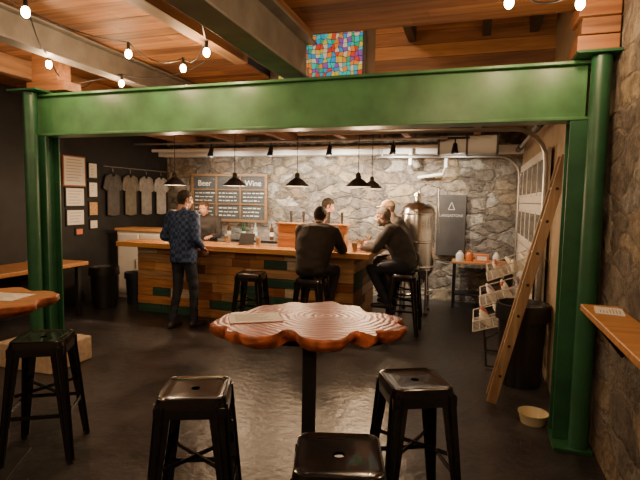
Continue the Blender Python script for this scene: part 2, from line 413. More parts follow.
person('seated_man', (-.79, 6.08, 0), math.radians(88), SIT, look=(.1, -.25), top=C_char, bottom=C_jean, shoe=C_shoe, hair=H_grey, bulk=1.17, beard=True, seated=True)
person('seated_man', (-.86, 6.80, 0), math.radians(95), SIT, dict(head=(0, .29, 1.54), neck=(0, .20, 1.41), chest=(0, .11, 1.21), sh=(.19, .17, 1.36)), look=(.25, -.15), top=C_grey, bottom=C_khaki, shoe=C_shoe, hair=H_grey, bulk=1.08, cap=C_cap, seated=True)
person('bartender', (-4.12, 6.95, 0), math.radians(195), STAND, dict(pelvis=(0, -.03, .92), head=(0, .17, 1.49), neck=(0, .09, 1.37), chest=(0, .05, 1.2), sh=(.185, .07, 1.31), el=(.24, .12, 1.07), wr=(.17, .34, 1.06), waist=(0, 0, 1.04)), look=(0, -.4), top=C_char, bottom=C_blk, shoe=C_shoe, hair=H_brown)
person('bartender', (-2.17, 6.85, 0), math.radians(-70), STAND, dict(pelvis=(0, -.03, .93), head=(0, .12, 1.56), neck=(0, .05, 1.43), chest=(0, .03, 1.25), sh=(.185, .03, 1.37), el=(.24, .06, 1.10), wr=(.17, .28, 1.08)), look=(.1, -.35), top=C_char, bottom=C_blk, shoe=C_shoe, hair=H_dark, short=True)

# ---------------------------------------------------------------- room shell
XL, XR, XR2, YB, YF, ZC, ZF, GY = -5.8, .83, .70, 8.3, -2.5, 3.05, 2.78, 3.7
WX = -2.35
b = B(); b.box((XL-.3, YF-.3, -.2), (1.2, YB+.3, 0), M_floor); b.done('floor')
b = B(); b.box((XL, YB, 0), (1.13, YB+.3, 3.0), M_stone_back); b.done('wall_back')
b = B(); b.box((XL-.3, YF, 0), (XL, YB+.3, 3.1), M_black); b.done('wall_left')
b = B(); b.box((XR, YF, 0), (XR+.3, GY+.16, 3.9), M_stone_right); b.done('wall_right')
b = B(); b.box((XR2, GY+.16, 0), (XR2+.43, YB, 3.9), M_plaster); b.done('wall_right_rear')
b = B(); b.box((XL, YF-.3, 0), (XR+.3, YF, 3.1), M_brown); b.done('wall_front')

def planks(b, x0, x1, y0, y1, z, w=.145):
    y = y0
    while y < y1-.01:
        x = x0; ye = min(y+w-.004, y1)
        while x < x1:
            xe = min(x+random.uniform(1.6, 3.2), x1)
            dz = random.uniform(0, .004)
            b.box((x, y, z+dz), (xe-.002, ye, z+.03), random.choice(CW)); x = xe
        y += w
b = B()
planks(b, XL, XR+.1, YF, 4.05, ZC); planks(b, XL, WX, 4.05, 5.4, ZC); planks(b, XL, XR2, 5.4, YB, ZF)
planks(b, WX, XR+.1, 4.05, 5.4, 3.9)
b.box((XL, YF, ZC+.03), (XR+.3, 4.05, ZC+.1), M_blackmatt); b.box((XL, 4.05, ZC+.03), (WX, 5.4, ZC+.1), M_blackmatt)
b.box((XL, 5.4, ZF+.03), (XR+.3, YB+.3, ZF+.1), M_blackmatt); b.box((WX-.05, 4.0, 3.93), (XR+.3, 5.5, 4.0), M_blackmatt)
b.box((XL, 5.4, ZF), (XR+.3, 5.45, 3.93), M_brown)
b.box((WX-.05, 4.05, ZC+.03), (WX, 5.4, 3.93), M_brown); b.box((WX-.05, 4.0, ZC+.03), (XR+.3, 4.05, 3.93), M_brown)
for k in range(7): b.box((-1.1, 5.385, 2.9+k*.14), (XR2, 5.40, 3.035+k*.14), CW[(k*3) % 4])
b.done('ceiling')

p = E('stained_glass_window', (-1.74, 5.385, 3.16))
cols = [(.03, .26, .5), (.5, .05, .03), (.55, .38, .05), (.03, .33, .15), (.5, .45, .33), (.2, .08, .3), (.03, .42, .42), (.6, .2, .03)]
gm = [mat('stained_%d' % i, c, .15, emit=c, es=.75) for i, c in enumerate(cols)]
b = B()
nx, nz = 22, 15
gp = [[V((-.50+i*1.0/nx+(random.uniform(-.015, .015) if 0 < i < nx else 0), 0, -.38+j*.78/nz+(random.uniform(-.015, .015) if 0 < j < nz else 0))) for j in range(nz+1)] for i in range(nx+1)]
for i in range(nx):
    for j in range(nz):
        q = [gp[i][j], gp[i+1][j], gp[i+1][j+1], gp[i][j+1]]; c = sum(q, V())/4
        b.prism([c+(k-c)*.86 for k in q], (0, -.008, 0), random.choice(gm))
b.done('coloured_panes', p)
b = B(); b.box((-.50, .001, -.38), (.50, .01, .40), M_blackmatt)
b.box((-.54, -.02, -.42), (.54, .0, -.38), M_steeld); b.box((-.54, -.02, .40), (.54, .0, .44), M_steeld)
b.box((-.54, -.02, -.38), (-.50, 0, .40), M_steeld); b.box((.50, -.02, -.38), (.54, 0, .40), M_steeld); b.done('lead_frame', p)

def ibeam(name, a, bb, h, w, m, t=.018):
    b = B(); a = V(a); bb = V(bb)
    b.box((a.x-w/2, a.y, a.z), (a.x+w/2, bb.y, a.z+t), m); b.box((a.x-w/2, a.y, a.z+h-t), (a.x+w/2, bb.y, a.z+h), m)
    b.box((a.x-.01, a.y, a.z+t), (a.x+.01, bb.y, a.z+h-t), m)
    return b.done(name, bevel=.004)
ibeam('ceiling_steel_beam', (-1.40, -2.4, 2.615), (-1.40, 3.95, 0), .34, .20, M_steel)
ibeam('ceiling_steel_beam', (-3.4, -2.4, 2.80), (-3.4, 5.38, 0), .24, .15, M_steel)
b = B(); b.box((-1.40-.06, -2.4, 2.956), (-1.40+.06, 3.95, 3.045), M_joist); b.done('ceiling_joist')
b = B(); b.box((-2.08, -2.4, 2.84), (-1.96, 4.0, 3.045), M_joist); b.done('ceiling_joist')
b = B(); b.box((-4.6, -2.4, 2.86), (-4.5, 5.38, 3.045), M_joist); b.done('ceiling_joist')
for x in (-5.0, -4.0, -3.0, -2.0, -1.0, 0.0):
    b = B(); b.box((x-.05, 5.46, 2.62), (x+.05, 7.98, 2.775), M_joist); b.done('ceiling_joist')
for x in (-.7, 0.05, .5):
    b = B(); b.box((x-.04, 4.06, 3.35), (x+.04, 5.38, 3.5), M_steeld); b.done('skylight_rafter')

b = B(); y = GY
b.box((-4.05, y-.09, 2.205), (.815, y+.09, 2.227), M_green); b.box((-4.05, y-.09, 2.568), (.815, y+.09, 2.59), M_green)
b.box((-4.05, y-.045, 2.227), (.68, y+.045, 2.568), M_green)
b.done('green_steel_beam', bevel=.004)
def column(name, xh, xp, z0):
    p = E(name, (xh, GY, z0)); b = B(); h = 2.203-z0
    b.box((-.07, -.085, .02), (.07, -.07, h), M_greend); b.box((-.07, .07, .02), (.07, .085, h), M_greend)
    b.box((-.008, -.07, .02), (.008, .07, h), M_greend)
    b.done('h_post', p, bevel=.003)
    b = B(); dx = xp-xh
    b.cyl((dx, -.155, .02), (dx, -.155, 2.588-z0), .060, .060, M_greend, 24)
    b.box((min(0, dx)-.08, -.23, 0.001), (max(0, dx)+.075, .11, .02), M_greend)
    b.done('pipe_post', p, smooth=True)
column('green_steel_column', .655, .735, 0)
column('green_steel_column', -3.93, -3.95, .24)
b = B(); b.box((.58, GY-.25, 2.592), (.828, GY+.12, 2.61), M_greend); b.done('column_cap_plate', bevel=.003)
b = B(); b.box((-4.12, GY-.25, 2.592), (-3.78, GY+.12, 2.61), M_greend); b.done('column_cap_plate', bevel=.003)
b = B(); b.box((-4.3, GY-.3, 0), (-3.65, GY+.22, .24), mat('pale_concrete', (.5, .38, .26), .8, var=.2, bump=.4)); b.done('concrete_plinth', bevel=.015)
b = B()
for i, z in enumerate((2.612, 2.72, 2.83, 2.94)):
    o = .02*(i % 2)
    b.box((.58+o, GY-.2, z), (.82, GY+.08-o, z+.10), CW[(i*2+1) % 4])
b.done('timber_cribbing', bevel=.006)
b = B(); b.box((-4.05, GY-.1, 2.612), (-3.6, GY+.1, 2.70), CW[1]); b.box((-4.0, GY-.08, 2.702), (-3.7, GY+.08, 3.04), CW[0]); b.done('timber_cribbing', bevel=.006)

b = B(); b.box((XL+.01, 8.0, 2.42), (.69, 8.29, 2.54), M_white); b.done('trim_1', bevel=.005)
b = B(); b.tube([(-5.7, 7.7, 2.5), (-2.0, 7.7, 2.5), (-1.85, 7.7, 2.5), (.3, 7.7, 2.5)], .03, M_white)
b.tube([(-.45, 7.9, 2.5), (-.45, 7.9, 2.2), (-.5, 8.1, 2.1), (-.9, 8.2, 2.05)], .025, M_white)
b.tube([(-1.0, 7.9, 2.5), (-1.0, 7.9, 2.25), (-1.0, 8.2, 2.2)], .03, M_white)
b.tube([(-5.7, 7.2, 2.56), (-.4, 7.2, 2.56)], .018, M_galv); b.done('ceiling_pipe', smooth=True)
p = E('ventilation_duct', (-.10, 7.6, 2.36)); b = B()
b.box((-.45, -.15, .0), (.40, .15, .26), M_galv)
for x in (-.45, -.05, .37): b.box((x, -.165, -.015), (x+.03, .165, .275), M_steeld)
b.box((-.30, .10, .26), (.2, .14, .42), M_steeld)
b.done('duct', p, bevel=.006)

p = E('overhead_garage_door', (.655, 5.0, 0)); b = B()
for k in range(4):
    z0 = .02+k*.545
    b.box((-.02, .06, z0), (.02, 2.76, z0+.535), M_white)
    for j in range(5):
        y0 = .12+j*.53
        if k in (2, 3):
            b.box((-.03, y0, z0+.08), (-.018, y0+.46, z0+.46), M_white)
            b.box((-.034, y0+.03, z0+.11), (-.029, y0+.215, z0+.43), M_pane); b.box((-.034, y0+.245, z0+.11), (-.029, y0+.43, z0+.43), M_pane)
        else:
            b.box((-.03, y0, z0+.1), (-.018, y0+.46, z0+.44), M_white)
b.done('door_panels', p, bevel=.004)
for k, (yy, xe) in enumerate(((0.0, -2.5), (2.82, -2.2))):
    b = B(); pts = [(-.03, yy, .1), (-.03, yy, 2.0)]
    for a in range(1, 7):
        t = a*math.pi/12; pts.append((-.33+.3*math.cos(t), yy, 2.05+.3*math.sin(t)))
    pts.append((xe, yy, 2.36)); b.tube(pts, .022, M_galv)
    b.tube([(xe+.1, yy, 2.36), (xe+.1, yy, 2.77 if yy > 1 else 3.04)], .012, M_galv)
    b.done('track_%d' % k, p, smooth=True)
b = B(); b.tube([(-.08, 0, 2.42), (-.08, 2.82, 2.42)], .02, M_galv); b.cyl((-.08, .15, 2.42), (-.08, .55, 2.42), .04, .04, M_steeld); b.cyl((-.08, 2.2, 2.42), (-.08, 2.6, 2.42), .04, .04, M_steeld)
b.done('torsion_spring', p, smooth=True)

# ---------------------------------------------------------------- bar
p = E('bar_counter', (0, 0, 0)); b = B()
b.box((-4.58, 5.88, 0), (-1.43, 6.15, .96), M_blackmatt); b.box((-1.78, 6.15, 0), (-1.43, 7.15, .96), M_blackmatt)
rows = 8; h = .97/rows
for rr in range(rows):
    x = -4.6
    while x < -1.4-.01:
        xe = min(x+random.uniform(.2, .7), -1.4)
        if -1.4-xe < .15: xe = -1.4
        right = x > -3.2
        if rr in (2, 3) and right: wts = [1, 1, 2, 1.5, 6, 2, 1, 1]
        elif rr > 3: wts = [5, 5, 3, 2, .8, 2.5, 3, 3]
        else: wts = [4, 3, 3, 4, 3, 3, 3, 3]
        b.box((x+.002, 5.85-random.uniform(0, .010), rr*h+.002), (xe-.002, 5.88, rr*h+h-.003), random.choices(PL, wts)[0]); x = xe
    y = 5.88
    while y < 7.15-.01:
        ye = min(y+random.uniform(.25, .8), 7.15)
        b.box((-1.43, y+.002, rr*h+.002), (-1.4+random.uniform(0, .008), ye-.002, rr*h+h-.003), random.choice(PL)); y = ye
    b.box((-4.61, 5.88, rr*h+.002), (-4.58, 6.15, rr*h+h-.003), random.choice(PL))
b.done('plank_cladding', p, bevel=.003)
b = B(); b.box((-4.76, 5.63, .975), (-1.18, 6.22, 1.02), M_counter); b.box((-1.82, 6.22, .975), (-1.18, 7.22, 1.02), M_counter)
b.box((-4.77, 5.605, .955), (-1.155, 5.632, 1.022), M_edge); b.box((-1.182, 5.605, .955), (-1.155, 7.23, 1.022), M_edge)
b.done('counter_top', p, bevel=.005)
p = E('wooden_tap_box', (-2.02, 6.08, 1.021)); b = B()
for k in range(3): b.box((-.46, -.1, k*.098), (.46, .1, k*.098+.094), (M_crate, PL[1], M_crate)[k])
b.box((-.49, -.12, .294), (.49, .12, .318), M_counter)
b.done('box', p, bevel=.004)
b = B()
for k in range(5):
    x = -.36+k*.18; b.cyl((x, .16, .2), (x, .12, .2), .018, .018, M_chrome); b.cyl((x, .14, .32), (x, .14, .47), .012, .02, M_blackmatt); b.cyl((x, .13, .18), (x, .13, .32), .012, .012, M_chrome)
b.done('taps', p, smooth=True)

p = E('back_bar_counter', (0, 0, 0)); b = B()
b.box((-5.45, 7.65, 0), (-2.3, 8.25, .9), M_white); b.box((-5.48, 7.62, .9), (-2.27, 8.26, .94), M_chrome)
for k in range(5): b.box((-5.4+k*.62, 7.635, .1), (-4.84+k*.62, 7.65, .82), M_white)
b.done('cabinet', p, bevel=.004)
p = E('white_service_cabinet', (-5.2, 6.75, 0)); b = B()
b.box((-.34, -.2, 0), (.5, .2, 1.1), M_white); b.box((-.37, -.23, 1.1), (.53, .23, 1.14), M_edge)
for k in range(2): b.box((-.31+k*.42, -.215, .08), (.07+k*.42, -.2, 1.04), M_white); b.box((.02+k*.1, -.23, .5), (.04+k*.1, -.215, .65), M_galv)
b.done('cabinet', p, bevel=.004)
def bottle(name, loc, c, s=1):
    b = B(); b.lathe([(0.001, 0), (.035*s, 0), (.036*s, .15*s), (.03*s, .18*s), (.013*s, .21*s), (.013*s, .28*s), (.001, .28*s)], (0, 0, 0), c, 16)
    b.lathe([(.0365*s, .05*s), (.0365*s, .12*s)], (0, 0, 0), M_paper, 16); return b.done(name, loc=loc, smooth=True)
bc = [mat('bottle_brown', (.08, .03, .01), .1), mat('bottle_green', (.02, .09, .03), .1), mat('bottle_clear', (.4, .4, .38), .1)]
for i in range(9): bottle('bottle', (-5.2+i*.3+random.uniform(-.05, .05), 7.95, .941), bc[i % 3])
def pint(loc, full=True):
    b = B(); b.lathe([(.028, 0), (.042, .145), (.039, .145), (.026, .006), (.001, .006)], (0, 0, 0), M_glass, 16)
    b.lathe([(.001, 0), (.028, 0)], (0, 0, 0), M_glass, 16)
    if full: b.lathe([(.001, .008), (.025, .008), (.035, .11), (.001, .11)], (0, 0, 0), M_beer, 16)
    return b.done('pint_glass', loc=loc, smooth=True)
for l in ((-1.38, 5.80, 1.021), (-1.42, 6.35, 1.021), (-1.45, 6.95, 1.021), (-2.70, 5.85, 1.021), (-3.2, 5.95, 1.021)): pint(l)
p = E('tablet_stand', (-2.95, 6.0, 1.021)); b = B(); R = Matrix.Rotation(math.radians(-25), 3, 'X')
b.box((-.1, -.06, 0), (.1, .06, .012), M_plast); b.box((-.11, -.01, .015), (.11, .005, .17), M_plast, R, (0, 0, .02)); b.done('tablet', p, bevel=.004)
b = B(); b.box((-.13, -.09, 0), (.13, .09, .004), M_paper); b.done('menu_sheet', loc=(-3.95, 5.85, 1.021), rz=.3)

# old glazed sash with painted menu lettering
p = E('glazed_menu_frame', (-4.43, 8.26, 1.66)); b = B()
M_tint, nt, bb = new_mat('smoky_pane_glass')
bb.inputs['Base Color'].default_value = (.30, .31, .30, 1); bb.inputs['Roughness'].default_value = .12; bb.inputs['Transmission Weight'].default_value = .75; bb.inputs['IOR'].default_value = 1.2
M_chalk = mat('chalk', (.72, .69, .62), .9)
b.box((-.76, -.004, -.42), (.76, .0, .42), M_tint); b.done('glass', p); b = B()
M_fr = wood('frame_wood', (.26, .15, .07), (.15, .08, .04), 'x')
for a, c in (((-.8, -.03, .4), (.8, .03, .45)), ((-.8, -.03, -.45), (.8, .03, -.4)), ((-.8, -.03, -.4), (-.75, .03, .4)), ((.75, -.03, -.4), (.8, .03, .4)),
             ((-.27, -.025, -.4), (-.235, .025, .40)), ((.235, -.025, -.4), (.27, .025, .40)), ((-.75, -.024, .14), (.75, .024, .165)), ((-.75, -.024, -.13), (.75, .024, -.105))): b.box(a, c, M_fr)
b.done('sash', p, bevel=.004)
text('Beer', .15, (-.51, -.012, .27), (math.pi/2, 0, 0), M_chalk, p, 'heading_a'); text('&', .15, (0, -.012, .27), (math.pi/2, 0, 0), M_chalk, p, 'heading_b'); text('Wine', .15, (.51, -.012, .27), (math.pi/2, 0, 0), M_chalk, p, 'heading_c')
b = B()
for cx in (-.51, 0, .51):
    for k in range(7):
        if k == 3: continue
        z = .085-k*.07; x = cx-.2
        while x < cx+.14:
            l = random.uniform(.03, .09); b.box((x, -.012, z-.005), (x+l, -.006, z+.005+random.uniform(0, .010)), M_chalk); x += l+.025
b.done('lettering_rows', p)

p = E('hanging_sign', (-.35, 8.26, 1.27)); b = B()
M_sign = mat('dark_stained_board', (.035, .03, .027), .6, var=.3, scale=4); M_signp = mat('worn_white_paint', (.40, .38, .34), .8)
b.box((-.22, -.02, -.50), (.22, .02, .50), M_sign)
for s_ in (-1, 1): b.box((s_*.22-.012, -.026, -.50), (s_*.22+.012, .01, .50), M_sign)
b.done('board', p, bevel=.004)
b = B(); b.bar((-.05, -.026, .26), (0, -.026, .38), .010, .012, M_signp, (0, 1, 0)); b.bar((.05, -.026, .26), (0, -.026, .38), .010, .012, M_signp, (0, 1, 0)); b.bar((-.05, -.026, .26), (.05, -.026, .26), .010, .010, M_signp, (0, 1, 0)); b.done('emblem', p)
text('LANGASTONE', .058, (0, -.024, .16), (math.pi/2, 0, 0), M_signp, p, 'sign_text')

p = E('stainless_fermenter_tank', (-.80, 7.3, 0)); b = B()
b.lathe([(.03, .32), (.06, .34), (.25, .62), (.265, .66), (.265, 1.48), (.25, 1.56), (.18, 1.63), (.08, 1.66), (.001, 1.665)], (0, 0, 0), M_chrome, 36)
for z in (.68, 1.05, 1.46): b.lathe([(.268, z), (.274, z+.01), (.274, z+.03), (.268, z+.04)], (0, 0, 0), M_chrome, 36)
b.cyl((0, 0, 1.66), (0, 0, 1.78), .05, .05, M_chrome, 20); b.cyl((0, 0, 1.74), (0, 0, 1.77), .08, .08, M_chrome, 20)
b.tube([(.03, 0, 1.78), (.03, 0, 1.86), (.12, 0, 1.90), (.3, 0, 1.86), (.32, -.02, 1.2)], .014, M_chrome)
b.cyl((0, -.25, .85), (0, -.29, .85), .09, .09, M_chrome, 24); b.cyl((0, -.29, .85), (0, -.33, .85), .03, .03, M_steeld, 12)
b.cyl((.03, 0, .1), (.03, 0, .33), .03, .03, M_chrome); b.cyl((-.1, -.2, .6), (-.12, -.28, .58), .02, .02, M_chrome)
for k in range(4):
    a = math.pi/4+k*math.pi/2; c, s_ = math.cos(a), math.sin(a)
    b.cyl((c*.245, s_*.245, .75), (c*.26, s_*.26, .02), .02, .02, M_chrome); b.cyl((c*.26, s_*.26, 0), (c*.26, s_*.26, .03), .035, .03, M_blackmatt)
b.tube([(c_, s_, .3) for c_, s_ in [(.25*math.cos(t*math.pi/8), .25*math.sin(t*math.pi/8)) for t in range(17)]], .012, M_chrome)
b.done('vessel', p, smooth=True)

p = E('side_table', (.12, 8.0, 0)); b = B()
b.box((-.42, -.22, .70), (.42, .22, .73), M_tablew)
for sx in (-1, 1):
    for sy in (-1, 1): b.box((sx*.38-.02, sy*.18-.02, 0), (sx*.38+.02, sy*.18+.02, .70), M_blackmatt)
b.box((-.38, -.18, .2), (.38, .18, .22), M_blackmatt); b.done('table', p, bevel=.004)
def jug(name, loc, m, r=.06, h=.16):
    b = B(); b.lathe([(.001, 0), (r, 0), (r*1.03, h*.6), (r*.6, h*.85), (r*.35, h*.9), (r*.38, h), (.001, h)], (0, 0, 0), m, 20); b.done(name, loc=loc, smooth=True)
jug('growler_jug', (-.18, 7.95, .731), M_white); jug('growler_jug', (-.04, 7.97, .731), mat('amber', (.5, .12, .02), .3)); jug('growler_jug', (.36, 7.95, .731), M_paper, .05)
b = B(); b.box((-.10, -.06, 0), (.10, .06, .12), mat('orange_card', (.7, .2, .05), .6)); b.box((-.07, -.062, .03), (.07, -.06, .09), M_paper); b.done('snack_box', loc=(.15, 7.93, .731), bevel=.004)

def pendant(loc, ztop, W):
    p = E('pendant_or_fill_lamp', loc); b = B()
    b.lathe([(.16, 0), (.155, .012), (.075, .085), (.035, .11), (.03, .16), (.012, .18)], (0, 0, 0), M_blackmatt, 32)
    b.lathe([(.158, .001), (.15, .012), (.072, .08), (.03, .105)], (0, 0, 0), M_galv, 32)
    b.cyl((0, 0, .17), (0, 0, ztop-loc[2]), .005, .005, M_blackmatt, 8); b.cyl((0, 0, ztop-loc[2]-.03), (0, 0, ztop-loc[2]), .04, .05, M_blackmatt)
    b.done('shade', p, smooth=True)
    b = B(); b.sph((0, 0, .045), (.028, .028, .035), M_bulb); b.done('bulb', p, smooth=True)
    light('lamp_light', (0, 0, -.02), W, parent=p, r=.04)
for x, y in ((-4.04, 5.95), (-3.10, 5.95), (-2.2, 5.95), (-1.39, 5.95)): pendant((x, y, 1.82), 2.76, 58)
pendant((-1.40, 6.85, 1.82), 2.76, 60)
for l in ((-2.5, -.6, 2.45), (-.4, -.6, 2.45), (-4.4, .6, 2.45), (-.3, 1.2, 2.75)): pendant(l, 3.04, 48)  # added unseen pendants, fill light for the front of the room

p = E('track_light', (0, 0, 0)); b = B(); b.box((-4.6, 7.38, 2.57), (-.1, 7.42, 2.595), M_blackmatt)
tl = (-4.3, -3.2, -2.2, -1.2, -.3)
for x in tl: b.cyl((x, 7.42, 2.5), (x, 7.36, 2.36), .03, .05, M_blackmatt); b.cyl((x, 7.4, 2.58), (x, 7.4, 2.48), .01, .01, M_blackmatt)
b.done('rail_and_heads', p, smooth=True)
for x, W in zip(tl, (110, 190, 320, 260, 80)): light('spot', (x, 7.35, 2.33), W, (1, .87, .70), .04, p, 'SPOT', (x+.1, 8.3, 1.75), 125)

p = E('string_lights', (0, 0, 0)); bc_ = B(); bb_ = B()
def strand(pts, sag=.09):
    full = []
    for a, c in zip(pts[:-1], pts[1:]):
        a = V(a); c = V(c)
        for k in range(8):
            t = k/8; q = a.lerp(c, t); q.z -= sag*4*t*(1-t); full.append(q)
    full.append(V(pts[-1])); bc_.tube(full, .005, M_blackmatt, 6)
def bulb(q, W=13):
    q = V(q); bc_.cyl(q, q-V((0, 0, .06)), .012, .014, M_blackmatt, 10); bb_.sph(q-V((0, 0, .09)), (.026, .026, .035), M_bulb, 12)
    if W: light('bulb_light', q-V((0, 0, .16)), W, parent=p, r=.03)
z = 2.84
S1 = [(-2.2, 1.2, 3.0), (-2.63, 2.35, z), (-3.47, 3.31, z), (-3.92, 3.95, z), (-4.4, 4.8, 3.0)]
S2 = [(-3.0, 2.2, 3.0), (-2.60, 3.23, z), (-2.46, 3.76, z+.02), (-1.98, 3.34, z), (-1.6, 2.6, 2.95)]
S3 = [(-5.6, 4.3, 2.95), (-3.33, 4.03, z), (-2.5, 4.2, 2.95)]
S4 = [(-.9, 2.9, 2.98), (.14, 3.0, z+.02), (.52, 3.12, z+.02), (.81, 3.3, 2.95)]
S_fill = [(-2.2, 4.5, 3.7), (-.9, 4.35, 3.62), (.6, 4.5, 3.7)]  # added strand, its bulb put there to brighten the ceiling well
for S in (S1, S2, S3, S4, S_fill): strand(S)
for S in (S1, S2, S3, S4, S_fill):
    for q in S[1:-1]: bulb(q)
for q in ((-5.0, 1.8, 2.84), (-3.8, .5, 2.84)): bulb(q)
bc_.done('cable', p, smooth=True); bb_.done('bulbs', p, smooth=True)

# ---------------------------------------------------------------- live edge tables
OUT1 = [(-.48, -.06), (-.43, .12), (-.36, .17), (-.29, .31), (-.20, .35), (-.12, .43), (-.03, .40), (.05, .44), (.13, .46), (.19, .37), (.27, .35), (.31, .20), (.40, .17), (.48, .07), (.44, -.02), (.47, -.10),
        (.42, -.17), (.33, -.19), (.30, -.27), (.23, -.20), (.19, -.25), (.15, -.34), (.05, -.36), (-.03, -.31), (-.07, -.22), (-.12, -.20), (-.17, -.30), (-.27, -.32), (-.33, -.25), (-.38, -.24), (-.40, -.16), (-.47, -.14)]
OUT2 = [(-.46, -.05), (-.40, .15), (-.25, .26), (-.12, .38), (.05, .33), (.18, .36), (.30, .22), (.42, .20), (.50, .05), (.43, -.08), (.45, -.20), (.30, -.30), (.15, -.27), (.02, -.36), (-.15, -.30), (-.28, -.32), (-.36, -.2)]
def crom(P, sub=6):
    n = len(P); o = []
    for i in range(n):
        a, b_, c, d = [V((*P[(i+k) % n], 0)) for k in (-1, 0, 1, 2)]
        for s in range(sub):
            t = s/sub
            o.append(.5*((2*b_)+(c-a)*t+(2*a-5*b_+4*c-d)*t*t+(3*b_-a-3*c+d)*t**3))
    return o
def slab_obj(name, parent, P, z0, z1, top, rim):
    O = crom(P); b = B(); rs = []
    for k, (ins, zz) in enumerate([(.045, 0), (.026, .18), (.008, .4), (.0, .6), (.003, .8), (.004, .92), (.012, 1)]):
        ring = []
        for q in O:
            j = .011*noise.noise(V((q.x*22, q.y*22, k*1.3)))
            r_ = q-q.normalized()*(ins-j)
            ring.append(V((r_.x, r_.y, z0+(z1-z0)*zz)))
        rs.append(ring)
    b.rings(rs, rim, cap=False)
    f = b.bm.faces.new([b.bm.verts.new(q) for q in rs[-1]]); f.material_index = b.mi(top)
    f2 = b.bm.faces.new([b.bm.verts.new(q) for q in reversed(rs[0])]); f2.material_index = b.mi(rim)
    bmesh.ops.triangulate(b.bm, faces=[f, f2])
    o = b.done(name, parent)
    for p_ in o.data.polygons: p_.use_smooth = (p_.material_index == 0)
    return o
def pedestal(p, h):
    b = B(); b.box((-.035, -.035, .012), (.035, .035, h-.012), M_blackmatt); b.box((-.25, -.25, 0), (.25, .25, .014), M_blackmatt); b.box((-.14, -.14, h-.012), (.14, .14, h), M_blackmatt); b.done('pedestal', p, bevel=.004)
p = E('live_edge_pub_table', (-.76, 2.27, 0), math.radians(17.5)); slab_obj('slab_top', p, OUT1, .985, 1.05, M_slab, M_bark); pedestal(p, .985)
p = E('live_edge_pub_table', (-2.78, 2.0, 0), .5); slab_obj('slab_top', p, OUT2, .99, 1.05, M_tablew, M_bark); pedestal(p, .99)

def menu(loc, rz, w=.28, h=.2):
    b = B(); b.box((-w/2, -h/2, 0), (w/2, h/2, .003), M_paper)
    for k in range(7):
        yy = h/2-.03-k*h*.11
        b.box((-w/2+.03, yy, .003), (w/2-.03-random.uniform(0, .08), yy+.006, .0035), M_greyink)
    b.done('paper_menu', loc=loc, rz=rz)
menu((-1.03, 2.20, 1.051), .55, .26, .18)
menu((-2.62, 2.12, 1.051), .2); menu((.74, 3.02, 1.061), 1.4, .2, .14)

def stool(loc, rz=0):
    b = B(); m = M_blackgloss; H = .76
    def sq(h, z, r, n=6):
        pts = []
        for q in range(4):
            cx = (h-r)*(1 if q in (0, 3) else -1); cy = (h-r)*(1 if q in (0, 1) else -1)
            for k in range(n+1):
                a = q*math.pi/2+k*math.pi/2/n; pts.append(V((cx+r*math.cos(a), cy+r*math.sin(a), z)))
        return pts
    b.rings([sq(.02, H-.008, .018), sq(.10, H-.008, .03), sq(.13, H-.006, .04), sq(.145, H, .045), sq(.153, H-.004, .047), sq(.158, H-.03, .047), sq(.16, H-.045, .047), sq(.154, H-.045, .044), sq(.15, H-.02, .04), sq(.10, H-.02, .03), sq(.02, H-.02, .018)], m, cap=False)
    top, bot = .125, .195
    for sx in (-1, 1):
        for sy in (-1, 1):
            def P(x, y, z): return V((sx*x, sy*y, z))
            for (dx, dy) in ((1, 0), (0, 1)):
                wt, wb = .075, .035; zt = H-.035
                ax, ay = top+.028, top+.028; bx, by = bot+.012, bot+.012
                q = [P(ax, ay, zt), P(ax-dx*wt, ay-dy*wt, zt), P(bx-dx*wb, by-dy*wb, .01), P(bx, by, .01)]
                nrm = V((-sx*dy*.006, -sy*dx*.006, 0))
                b.rings([q, [v+nrm for v in q]], m)
                mid = lambda u, v_: u.lerp(v_, .5)
                b.bar(mid(q[0], q[1])-nrm*.7, mid(q[3], q[2])-nrm*.7, .010, .008, m)
            b.cyl(P(bot, bot, 0), P(bot, bot, .02), .02, .02, M_plast, 10)
    def at(z): t = (H-.035-z)/(H-.045); return (top+.028)*(1-t)+(bot+.012)*t
    k = at(.30)-.006
    for q in (((-k, -k), (k, -k)), ((k, -k), (k, k)), ((k, k), (-k, k)), ((-k, k), (-k, -k))): b.bar((*q[0], .30), (*q[1], .30), .008, .024, m)
    k = at(.42)-.012
    b.bar((-k, -k, .42), (k, k, .42), .008, .02, m); b.bar((-k, k, .424), (k, -k, .424), .008, .02, m)
    k = at(.62)-.004
    for q in (((-k, -k), (k, -k)), ((k, -k), (k, k)), ((k, k), (-k, k)), ((-k, k), (-k, -k))): b.bar((*q[0], .695), (*q[1], .695), .005, .05, m)
    return b.done('metal_bar_stool', loc=loc, rz=rz, smooth=True)
stool((-1.22, 1.955, 0), math.radians(22)); stool((-.25, 2.43, 0), math.radians(26)); stool((-.42, 1.60, 0), math.radians(16))
stool((-2.58, 2.36, 0), math.radians(30)); stool((-3.15, 1.72, 0), math.radians(5))
stool((-2.55, 5.33, 0), .15); stool((-1.745, 5.25, 0), 0); stool((-.80, 6.08, 0), 0); stool((-.86, 6.80, 0), 0)

p = E('wall_ledge_shelf', (0, 0, 0)); b = B(); b.box((.63, .6, 1.02), (.828, 3.2, 1.06), M_tablew)
for y in (.9, 1.9, 3.0): b.bar((.66, y, 1.02), (.82, y, .82), .03, .03, M_blackmatt)
b.done('ledge', p, bevel=.006)
p = E('long_bench_table', (-5.40, 4.4, 0)); b = B(); b.box((-.34, -1.3, .70), (.34, 1.0, .75), M_tablew)
for y in (-1.1, .9):
    for x in (-.25, .25): b.box((x-.03, y-.03, 0), (x+.03, y+.03, .70), M_blackmatt)
b.done('table', p, bevel=.006)

